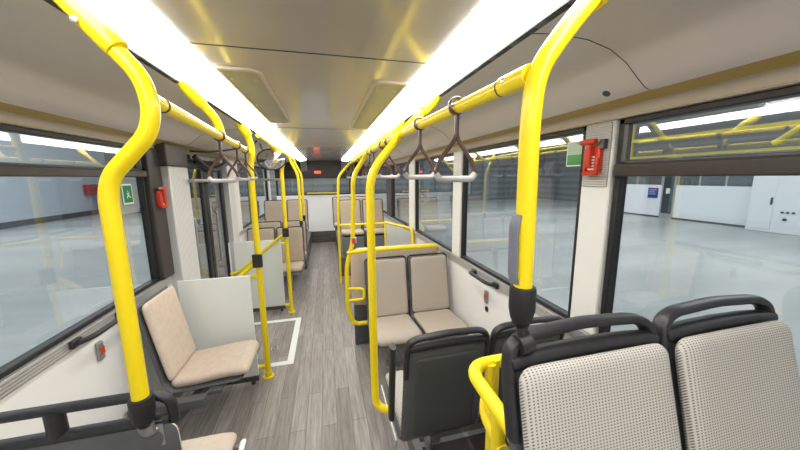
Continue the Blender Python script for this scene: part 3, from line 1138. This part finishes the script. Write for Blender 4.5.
# near right
NR = [(0.384, 0.50, Z(-0.25)), (0.378, 0.50, Z(0.10)), (0.385, 0.50, Z(0.19)), (0.47, 0.50, Z(0.30)), (0.57, 0.50, Z(0.395))]
ex = [socket((0.384, 0.50, Z(-0.262)), 0.0185), fitting((0.535, 0.50, Z(0.36)), (0.09, 0, 0.085), 0.018)]
pad_bm = bmesh.new()
sweep(pad_bm, fillet([(0.366, 0.505, Z(-0.215)), (0.361, 0.505, Z(-0.195)), (0.359, 0.505, Z(-0.10)), (0.366, 0.505, Z(-0.075))], 0.03, 5), 0.005, 0.015, 12, up=(1, 0, 0))
ex.append(finish(pad_bm, 'call_button_housing', mat('slate_grey_plastic', (0.16, 0.17, 0.21), 0.4)))
bm = bmesh.new()
sweep(bm, [(0.384, 0.498, Z(-0.298)), (0.384, 0.490, Z(-0.345))], 0.011, 0.012, 14)
sweep(bm, [(0.370, 0.487, Z(-0.345)), (0.398, 0.487, Z(-0.341))], 0.021, 0.021, 14)
ex.append(finish(bm, 'clamp', BLK))
pole('grab_pole', NR, 0.0185, 'yellow pole in a black socket clamped to the nearest seat handle', GPo, 0.09, ex)
# near left, with its sideways kink
NLp = [(-0.510, 0.86, Z(-0.61)), (-0.508, 0.86, Z(-0.04)), (-0.495, 0.86, Z(0.01)), (-0.405, 0.86, Z(0.11)), (-0.392, 0.86, Z(0.17)), (-0.405, 0.86, Z(0.24)), (-0.53, 0.86, Z(0.39))]
ex = [socket((-0.510, 0.86, Z(-0.615)), 0.0195), fitting((-0.478, 0.86, Z(0.335)), (-0.125, 0, 0.15), 0.019)]
ex.append(screw((-0.500, 0.835, Z(0.338)), (0, -1, 0), 0.007))
bm = bmesh.new()
sweep(bm, fillet([(-0.510, 0.86, Z(-0.655)), (-0.515, 0.875, Z(-0.70)), (-0.50, 0.895, Z(-0.70))], 0.02), 0.02, 0.014, 12)
box(bm, -0.535, -0.48, 0.878, 0.892, Z(-0.75), Z(-0.67))
ex.append(finish(bm, 'clamp', STEEL, bevel=0.003))
pole('grab_pole', NLp, 0.0192, 'yellow pole with a sideways kink standing by the left window', GPo, 0.10, ex)
# pole A by the aisle
A = [(0.292, 1.36, Z(-1.23)), (0.205, 1.40, Z(-1.21)), (0.205, 1.42, Z(-1.08)), (0.207, 1.42, Z(0.02)), (0.375, 1.43, Z(0.215)), (0.57, 1.46, Z(0.40))]
pole('grab_pole', A, 0.0205, 'yellow aisle pole curving under the seat seen from behind', GPo, 0.09, [fitting((0.52, 1.452, Z(0.352)), (0.19, 0.03, 0.185), 0.02)])
# pole B at the vis-a-vis pair
B = [(0.33, 2.66, Z(-1.38)), (0.20, 2.66, Z(-1.38)), (0.15, 2.66, Z(-1.22)), (0.155, 2.68, Z(-0.80)), (0.22, 2.70, Z(-0.60)), (0.245, 2.70, Z(0.02)), (0.38, 2.72, Z(0.215)), (0.57, 2.75, Z(0.40))]
bm = bmesh.new()
lathe(bm, [(0.028, -0.025), (0.029, 0.025)], (0.229, 2.70, Z(-0.57)), (0, 0, 1), 16)
cl = finish(bm, 'sleeve', STRAPG)
bm = bmesh.new()
box(bm, 0.212, 0.244, 2.668, 2.675, Z(-0.60), Z(-0.55))
rb = finish(bm, 'stop_button', RED, bevel=0.003)
pole('grab_pole', B, 0.0205, 'yellow pole with a bend and red button beside the pair of seats', GPo, 0.08, [cl, rb, fitting((0.52, 2.742, Z(0.352)), (0.19, 0.03, 0.185), 0.02),
     tube_ob('foot_brace', YEL, [(0.158, 2.66, Z(-1.02)), (0.30, 2.62, Z(-1.02)), (0.30, 2.62, Z(-1.12)), (0.16, 2.66, Z(-1.14))], 0.014, None, 0.03)])
# pole C
Cc = [(0.17, 4.76, 0.0), (0.175, 4.76, Z(-0.7)), (0.20, 4.76, Z(0.02)), (0.38, 4.77, Z(0.215)), (0.57, 4.78, Z(0.40))]
pole('grab_pole', Cc, 0.02, 'yellow floor pole at the far barrier before the raised seats', GPo, 0.08, [fitting((0.52, 4.778, Z(0.352)), (0.19, 0.01, 0.185), 0.02)])
# short hangers right
for y, lb in ((2.10, 'nearer'), (3.60, 'farther')):
    pole('rail_hanger', [(0.37, y, Z(0.21)), (0.57, y + 0.03, Z(0.40))], 0.019, 'short slanted yellow tube holding up the window-side strap rail, %s one' % lb, 'slanted rail hangers', 0, [fitting((0.52, y + .022, Z(0.352)), (0.2, 0.03, 0.19), 0.019)], 'rail')
# rail right
pole('strap_rail', [(0.385, 0.525, Z(0.188)), (0.37, 1.42, Z(0.208)), (0.37, 4.76, Z(0.208))], 0.0175, 'long yellow overhead rail on the window side carrying many strap handles', 'strap rails', 0.3,
     [tube_ob('collar', RUB, [(0.383, 0.60, Z(0.190)), (0.383, 0.607, Z(0.190))], 0.0195, None, 0), tube_ob('joint_sleeve', YEL, [(0.385, 0.515, Z(0.188)), (0.383, 0.60, Z(0.190))], 0.0205, None, 0), screw((0.366, 0.575, Z(0.194)), (-1, 0, 0.3))], 'rail')
# crossbar over the pair
pole('crossbar', [(0.165, 2.69, Z(-0.69)), (0.32, 2.66, Z(-0.665)), (1.02, 2.66, Z(-0.665)), (1.10, 2.80, Z(-0.74))], 0.019, 'yellow crossbar running over the pair of perforated seats', 'low yellow crossbars', 0.05, (), 'rail')
pole('crossbar', [(0.18, 4.76, Z(-0.75)), (0.93, 4.76, Z(-0.75)), (0.93, 4.72, Z(-1.15))], 0.019, 'yellow crossbar before the raised rear seats', 'low yellow crossbars', 0.03, (), 'rail')
pole('crossbar', [(-0.46, 8.03, Z(-0.39)), (0.32, 8.03, Z(-0.39))], 0.017, 'yellow crossbar under the rear window', 'low yellow crossbars', 0, [box_ob('bracket', YEL, x, x + .03, 8.03, 8.1, Z(-.41), Z(-.37)) for x in (-.44, .27)], 'rail')
# barrier loop behind the near seats
pole('barrier_loop', [(1.16, 0.84, Z(-0.635)), (0.425, 0.80, Z(-0.615)), (0.425, 0.54, Z(-0.63)), (0.425, 0.50, Z(-0.70))], 0.021, 'yellow tube barrier looping behind the nearest seats', None, 0.07,
     [tube_ob('lower_loop', YEL, [(0.50, 0.79, Z(-0.61)), (0.50, 0.79, Z(-0.70)), (0.435, 0.72, Z(-0.71)), (0.428, 0.60, Z(-0.73))], 0.017, None, 0.06),
      tube_ob('front_post', YEL, [(0.425, 0.62, Z(-0.62)), (0.425, 0.62, 0.352)], 0.019, None, 0),
      tube_ob('rear_post', YEL, [(0.52, 0.80, Z(-0.60)), (0.52, 0.80, 0.352)], 0.018, None, 0)], 'barrier')

# left side rail and poles
pole('strap_rail', [(-0.40, 0.875, Z(0.192)), (-0.555, 2.50, Z(0.205))], 0.0185, 'shorter yellow overhead rail on the door side with strap handles', 'strap rails', 0,
     [tube_ob('collar', RUB, [(-0.405, 0.935, Z(0.1925)), (-0.406, 0.942, Z(0.1925))], 0.0205, None, 0)], 'rail')
pole('rail_hanger', [(-0.468, 1.62, Z(0.20)), (-0.475, 1.60, Z(0.27)), (-0.55, 1.50, Z(0.385))], 0.019, 'slanted yellow tube joining the door-side strap rail to the light strip', 'slanted rail hangers', 0.05, [fitting((-0.537, 1.517, Z(0.365)), (-0.07, -0.10, 0.11), 0.019)], 'rail')


def validator(x, y, z, w=0.05):
    return box_ob('ticket_reader', BLK, x - w / 2, x + w / 2, y - 0.05, y - 0.02, z - 0.055, z + 0.055, None, 0.006)


def door_pole(x, y, r, lab, ztop, zd):
    foot = bmesh.new()
    lathe(foot, [(0.045, 0), (0.045, 0.008), (r * 1.25, 0.012), (r * 1.25, 0.05)], (x, y, 0.0))
    f = finish(foot, 'foot_flange', YEL)
    bar = tube_ob('door_grab_bar', YEL, [(x, y + 0.0, Z(-0.70)), (x - 0.06, y + 0.0, Z(-0.71)), (-1.06, y, Z(-1.12)), (-1.17, y, Z(-1.15))], r * .8, None, 0.08)
    st = tube_ob('panel_bracket', YEL, [(x, y, 0.10), (x - 0.07, y, 0.10)], r * .8, None, 0)
    st2 = tube_ob('upper_bracket', YEL, [(x, y, Z(-0.80)), (x - 0.07, y, Z(-0.80))], r * .7, None, 0)
    return pole('grab_pole', [(x, y, 0.0), (x, y, Z(0.10)), (x + 0.028, y - 0.01, Z(0.20)), (x + 0.020, y - 0.03, Z(0.29)), (-0.575, y - 0.10, Z(0.395))], r, lab, GPo, 0.08,
                [f, bar, st, st2, validator(x, y, Z(-0.66), 0.075), fitting((-0.568, y - .085, Z(0.365)), (-0.05, -0.07, 0.10), r)])


door_pole(-0.565, 2.57, 0.024, 'yellow floor pole with black ticket reader at the near door partition', 0.4, 0)
door_pole(-0.505, 3.86, 0.0235, 'yellow floor pole with black ticket reader at the far door partition', 0.4, 0)
for y, lb, zs in ((4.86, 'first row', -0.70), (5.56, 'second row', -0.70)):
    pole('grab_pole', [(-0.40, y, Z(zs)), (-0.40, y, Z(0.04)), (-0.47, y, Z(0.20)), (-0.565, y, Z(0.40))], 0.02, 'thin yellow pole ending in a black socket on the %s behind the door' % lb, GPo, 0.08, [socket((-0.40, y, Z(zs)), 0.018)])
pole('overhead_tube', [(-0.545, 2.85, Z(0.368)), (-0.535, 4.0, Z(0.355)), (-0.50, 5.50, Z(0.30))], 0.017, 'yellow overhead tube hugging the light strip above the mirror', None, 0.1, (), 'rail')
# grey grab bar across the doorway
gb = empty('door_grab_rail', (-1.10, 3.5, Z(-0.015)))
tag(gb, 'grey horizontal bar across the doorway at head height', 'rail')
addpart(gb, tube_ob('bar', STEEL, [(-1.10, 2.90, Z(-0.012)), (-1.10, 4.20, Z(-0.012))], 0.016, None, 0))
addpart(gb, tube_ob('cross_bar', STEEL, [(-1.12, 3.915, Z(-0.012)), (-0.53, 3.915, Z(-0.012))], 0.014, None, 0))
for y in (2.93, 4.17):
    addpart(gb, tube_ob('bracket', STEEL, [(-1.10, y, Z(-0.012)), (-1.16, y, Z(-0.012))], 0.014, None, 0))
# door mechanism cover hoses above the door
dm = empty('door_mechanism', (-1.12, 3.4, Z(0.12)))
tag(dm, 'black hoses and linkage of the door mechanism under the cove', 'mechanism')
addpart(dm, tube_ob('hose', RUB, [(-1.10, 3.0, Z(0.20)), (-1.05, 3.10, Z(0.10)), (-1.05, 3.35, Z(0.08)), (-1.02, 3.55, Z(0.16)), (-1.08, 3.75, Z(0.20))], 0.022, None, 0.1))
addpart(dm, tube_ob('hose', RUB, [(-1.12, 3.05, Z(0.15)), (-1.12, 3.30, Z(0.06)), (-1.12, 3.6, Z(0.13)), (-1.12, 3.95, Z(0.17))], 0.014, None, 0.1))
addpart(dm, box_ob('linkage', DARKT, -1.17, -1.13, 3.0, 3.9, Z(0.175), Z(0.215), None, 0.005))
cb = tube_ob('loose_cable', RUB, [(-1.12, 2.97, Z(0.24)), (-1.0, 3.0, Z(0.235)), (-0.88, 3.2, Z(0.27)), (-0.76, 3.5, Z(0.34)), (-0.70, 3.6, Z(0.405))], 0.008, None, 0.3)
tag(cb, 'thin black cable sagging below the door-side cove', 'cable')

# mirror
mr = empty('convex_mirror', (-0.60, 3.80, Z(0.22)))
tag(mr, 'oval convex mirror in a black rim hanging over the doorway', 'mirror')
bm = bmesh.new()
prof = [(0.0, 0.03), (0.05, 0.0285), (0.10, 0.020), (0.14, 0.008), (0.152, 0.0)]
seg = 36
rings = []
for rr, hh in prof:
    rings.append([bm.verts.new((max(rr, .001) * math.cos(2 * PI * q / seg), -hh, max(rr, .001) * 0.76 * math.sin(2 * PI * q / seg))) for q in range(seg)])
for Aa, Bb in zip(rings, rings[1:]):
    for q in range(seg):
        bm.faces.new((Aa[q], Aa[(q + 1) % seg], Bb[(q + 1) % seg], Bb[q]))
bm.faces.new(rings[0])
finish(bm, 'glass', MIRR, mr)
bm = bmesh.new()
sweep(bm, [(0.155 * math.cos(2 * PI * q / 40), 0.005, 0.118 * math.sin(2 * PI * q / 40)) for q in range(40)], 0.009, seg=10, closed=True, up=(0, 1, 0))
finish(bm, 'rim', RUB, mr)
bm = bmesh.new()
pad(bm, [(0.012, -0.11), (0.03, 0), (0.012, 0.11)], 0.29, 0.004, 0.02, 0.10, 16, 16)
finish(bm, 'housing', RUB, mr)
tube_ob('bracket', STEEL, [(0.0, 0.04, 0.02), (-0.10, 0.05, 0.12), (-0.12, 0.05, 0.185)], 0.012, mr, 0.03)

# second grey bracket above the near door pole
# partitions by the door
for y, xr, lab in ((2.50, -0.625, 'pale board partition beside the doorway, behind the cream sideways seat'), (3.925, -0.585, 'pale board partition at the far side of the doorway')):
    r = empty('door_partition', ((-1.08 + xr) / 2, y, 0))
    tag(r, lab, 'partition', 'door partitions')
    addpart(r, box_ob('panel', PART, -1.13, xr, y - 0.009, y + 0.009, 0.075, Z(-0.765), None, 0.004))
    addpart(r, box_ob('foot_rail', DARKT, -1.13, xr, y - 0.014, y + 0.014, 0.03, 0.075, None, 0.003))
    for x in (-1.08, xr - 0.06):
        addpart(r, box_ob('stand', DARKT, x, x + 0.03, y - 0.012, y + 0.012, 0.0, 0.03))

# wheelchair ramp flap outline in the floor
rp = empty('floor_ramp_flap', (-0.75, 3.2, 0))
tag(rp, 'ramp flap in the floor outlined by white strips before the door', 'ramp')
bm = bmesh.new()
for q in ((-0.432, -0.372, 2.70, 3.66), (-1.16, -0.432, 2.70, 2.76), (-1.16, -0.432, 3.60, 3.66)):
    box(bm, q[0], q[1], q[2], q[3], 0.0, 0.004)
o = finish(bm, 'white_border', WSGN, None, smooth=False)
addpart(rp, o)
bm = bmesh.new()
box(bm, -0.62, -0.55, 2.98, 3.04, 0.0, 0.005)
addpart(rp, finish(bm, 'pull_plate', ALU, None, bevel=0.001))
bm = bmesh.new()
sweep(bm, [(-0.585 + 0.022 * math.cos(2 * PI * q / 20), 3.01 + 0.022 * math.sin(2 * PI * q / 20), 0.007) for q in range(20)], 0.003, seg=6, closed=True)
addpart(rp, finish(bm, 'pull_ring', DARKT))


# ================================================================== strap handles
def strap(x, y, z, label, sc=1.0):
    r = empty('hanging_strap', (x, y, z))
    tag(r, label, 'strap handle', 'strap handles hanging from the rails')
    r.scale = (sc, sc, sc)

    def ring(p, n, m):
        bm = bmesh.new()
        sweep(bm, [(0, 0.0235 * 0, 0)] and [(0.0225 * math.cos(2 * PI * q / 20), 0, 0.0225 * math.sin(2 * PI * q / 20)) for q in range(20)], 0.004, 0.010, 10, closed=True, up=(1, 0, 0))
        sweep(bm, [(0, 0, -0.022), (0, 0, -0.085)], 0.007, 0.009, 10)
        return finish(bm, n, m, p)
    cached('strap_ring', r, 'clamp_ring', MAROON, ring)

    def loop(p, n, m):
        bm = bmesh.new()
        for q in (-1, 1):
            sweep(bm, fillet([(0, 0, -0.075), (q * 0.006, 0, -0.095), (q * 0.052, 0, -0.155), (q * 0.064, 0, -0.185), (q * 0.055, 0, -0.203)], 0.02, 4), 0.005, 0.0065, 10, up=(0, 1, 0))
        return finish(bm, n, m, p)
    cached('strap_loop', r, 'loop', MAROON, loop)

    def bar(p, n, m):
        bm = bmesh.new()
        sweep(bm, fillet([(-0.063, 0, -0.190), (-0.052, 0, -0.206), (0.052, 0, -0.206), (0.063, 0, -0.190)], 0.012, 4), 0.0085, 0.010, 10, up=(0, 1, 0))
        return finish(bm, n, m, p)
    cached('strap_bar', r, 'grip_bar', STRAPG, bar)
    return r


ys = (0.82, 1.15, 1.74, 1.93, 2.30, 2.52, 2.95, 3.25, 3.95, 4.35)
desc = ('with violet sticker above it', 'second from the near pole', 'just past the aisle pole', 'fourth from the near pole', 'fifth from the near pole', 'just before the pole with the red button',
        'just past the pole with the red button', 'eighth from the near pole', 'ninth from the near pole', 'last before the far pole')
for i, (y, dsc) in enumerate(zip(ys, desc)):
    z = 0.193 + (y - 0.5) / 0.92 * 0.018 if y < 1.42 else 0.208
    x = 0.380 - (y - .5) / .92 * 0.012 if y < 1.42 else 0.37
    strap(x, y, Z(z), 'maroon strap handle on the window-side rail, ' + dsc)
for y, dsc in ((1.58, 'nearest the kinked pole'), (2.02, 'in the middle'), (2.36, 'right beside the door pole')):
    t = (y - 0.875) / 1.625
    strap(-0.40 - 0.155 * t, y, Z(0.192 + 0.013 * t), 'maroon strap handle on the door-side rail, ' + dsc)

# ================================================================== small fittings
def hammer(x, y, z, s, label, rot=0):
    """s = +1: on the right wall, facing -x"""
    r = empty('emergency_hammer', (x, y, z))
    tag(r, label, 'emergency hammer', 'emergency hammers')
    r.rotation_euler = (0, 0, 0 if s > 0 else PI)
    bm = bmesh.new()
    box(bm, -0.022, 0.0, -0.045, 0.030, -0.075, 0.040)
    box(bm, -0.030, -0.018, 0.012, 0.030, -0.075, 0.030)
    box(bm, -0.030, -0.018, -0.045, -0.028, -0.075, -0.010)
    box(bm, -0.034, -0.018, -0.045, 0.030, -0.085, -0.070)
    finish(bm, 'holder', RED, r, bevel=0.004)
    bm = bmesh.new()
    sweep(bm, [(-0.036, -0.008, -0.05), (-0.036, -0.008, 0.045)], 0.008, 0.011, 12, up=(0, 1, 0))
    sweep(bm, [(-0.036, -0.035, 0.058), (-0.036, 0.035, 0.058)], 0.012, 0.012, 14)
    finish(bm, 'hammer', RED, r)
    bm = bmesh.new()
    lathe(bm, [(0.009, 0), (0.009, 0.01), (0.002, 0.022)], (-0.036, 0.035, 0.058), (0, 1, 0), 12)
    finish(bm, 'tip', STEEL, r)
    bm = bmesh.new()
    box(bm, -0.024, 0, -0.062, -0.040, 0.025, 0.065)
    finish(bm, 'seal', DARKT, r, bevel=0.003)
    bm = bmesh.new()
    for i in range(5):
        box(bm, -0.0235, -0.0215, -0.024, 0.008, -0.062 + i * 0.013, -0.055 + i * 0.013)
    finish(bm, 'white_label', WSGN, r, smooth=False)
    return r


hammer(1.158, 1.085, Z(0.085), 1, 'red emergency hammer in its holder on the white window pillar')
hammer(-1.19, 2.53, Z(-0.12), -1, 'red emergency hammer on the dark post left of the door')


def exit_sign(x, y, z, s, label, w=0.10, h=0.10):
    r = empty('exit_sticker', (x, y, z))
    tag(r, label, 'sticker', 'green emergency stickers')
    r.rotation_euler = (0, 0, 0 if s > 0 else PI)
    box_ob('white_backing', WSGN, -0.001, 0.001, -w / 2, w / 2, -h / 2, h / 2, r)
    box_ob('green_field', GRN, -0.0025, -0.001, -w * .42, w * .42, -h * .42, h * .42, r)
    bm = bmesh.new()
    X = -0.004
    u = w * 0.42

    def st(a, b, t):
        A_ = Vector((X, a[0] * u, a[1] * u))
        B_ = Vector((X, b[0] * u, b[1] * u))
        sweep(bm, [A_, B_], 0.001, t * u, 6, up=(1, 0, 0))
    st((0.05, .1), (-.05, -.2), .13)
    st((-.05, -.2), (.3, -.35), .08)
    st((.3, -.35), (.25, -.65), .08)
    st((-.05, -.2), (-.25, -.45), .08)
    st((-.25, -.45), (-.55, -.5), .08)
    st((.05, .15), (.35, .0), .06)
    st((.05, .15), (-.3, .15), .06)
    st((-.02, .42), (.08, .42), .12)
    finish(bm, 'running_figure', WSGN, r)
    return r


e = empty('window_sticker', (1.20, 1.225, Z(0.105)))
tag(e, 'white sticker with a green lower half on the window glass beside the white pillar', 'sticker')
box_ob('white_backing', WSGN, -0.001, 0.001, -0.06, 0.06, -0.06, 0.06, e)
box_ob('pale_field', mat('pale_green_print', (0.42, 0.55, 0.42), 0.4), -0.0025, -0.001, -0.054, 0.054, -0.005, 0.054, e)
box_ob('green_field', mat('leaf_green_print', (0.05, 0.28, 0.06), 0.4), -0.0025, -0.001, -0.054, 0.054, -0.054, -0.005, e)
exit_sign(-1.24, 2.28, Z(-0.09), -1, 'green running figure sticker on the left window glass', 0.10, 0.13)

gbx = box_ob('sensor_box', LGRY, -1.262, -1.246, 2.18, 2.40, Z(-0.22), Z(0.0), None, 0.01)
tag(gbx, 'flat pale grey box behind the green running figure sticker', 'box')


def stop_button(x, y, z, s, label):
    r = empty('stop_button', (x, y, z))
    tag(r, label, 'stop button', 'stop buttons on the side walls')
    r.rotation_euler = (0, 0, 0 if s > 0 else PI)
    box_ob('housing', STEEL, -0.018, 0.0, -0.02, 0.02, -0.052, 0.052, r, 0.007)
    box_ob('button', RED, -0.024, -0.016, -0.014, 0.014, -0.018, 0.022, r, 0.004)
    return r


stop_button(XR, 1.95, Z(-0.925), 1, 'grey stop button with red key on the right wall under the window')
stop_button(XL, 1.80, Z(-0.90), -1, 'grey stop button with red key on the left wall under the window')
bm = bmesh.new()
lathe(bm, [(0.022, 0), (0.022, 0.006), (0.016, 0.008), (0.014, 0.004)], (XR, 1.945, Z(-1.024)), (-1, 0, 0), 20)
tag(finish(bm, 'wall_socket', RUB), 'small round black socket below the right wall stop button', 'socket')


def sill_handle(s, a, b, z, label):
    W = (XR - 0.018) if s > 0 else (XL + 0.018)
    r = empty('window_grab_handle', (W, (a + b) / 2, z))
    tag(r, label, 'handle', 'black grab handles on the sills')
    ln = (b - a) / 2
    i = -s * 0.068
    tube_ob('bar', BLK, [(0, -ln, -0.01), (i, -ln + 0.03, 0.012), (i, ln - 0.03, 0.012), (0, ln, 0.0)], 0.013, r, 0.05, 0.015)
    for y in (-ln, ln):
        box_ob('mount', BLK, min(0, i * .3), max(0, i * .3), y - 0.03, y + 0.03, -0.02, 0.02, r, 0.006)
    return r


sill_handle(1, 1.80, 2.12, Z(-0.775), 'black grab handle on the right sill above the stop button')
sill_handle(-1, 1.64, 1.96, Z(-0.765), 'black grab handle on the left sill behind the kinked yellow pole')

# violet round stickers on the rail
for i, (y, zz, lb) in enumerate(((0.90, 0.0, 'round violet sticker hanging off the window-side strap rail'),)):
    bm = bmesh.new()
    lathe(bm, [(0.016, 0), (0.016, 0.002)], (0.415, y, Z(0.195)), (0, -1, 0), 20)
    e = finish(bm, 'round_sticker', PURP)
    tag(e, lb, 'sticker')
# recessed light-coloured spots in the coves
for s, y, lb in ((1, 0.96, 'right'), (-1, 1.35, 'left')):
    bm = bmesh.new()
    xx = s * (1.055 + (0.04 if s < 0 else 0))
    lathe(bm, [(0.014, 0), (0.014, 0.004), (0.009, 0.004)], (xx, y, Z(0.308)), (-s * .6, 0, -.8), 16)
    tag(finish(bm, 'cove_plug', DARKT), 'small dark round plug in the %s cove above the window' % lb, 'plug')
# small red box with emission on the rear header
bm = bmesh.new()
box(bm, -0.26, -0.10, 8.02, 8.06, Z(0.12), Z(0.18))
o = finish(bm, 'red_glow_box', mat('glowing_red', (0.3, 0.02, 0.01), 0.4, emit=(1, 0.06, 0.03), es=1.2), bevel=0.004)
tag(o, 'small glowing red box on the dark header over the rear window', 'display')
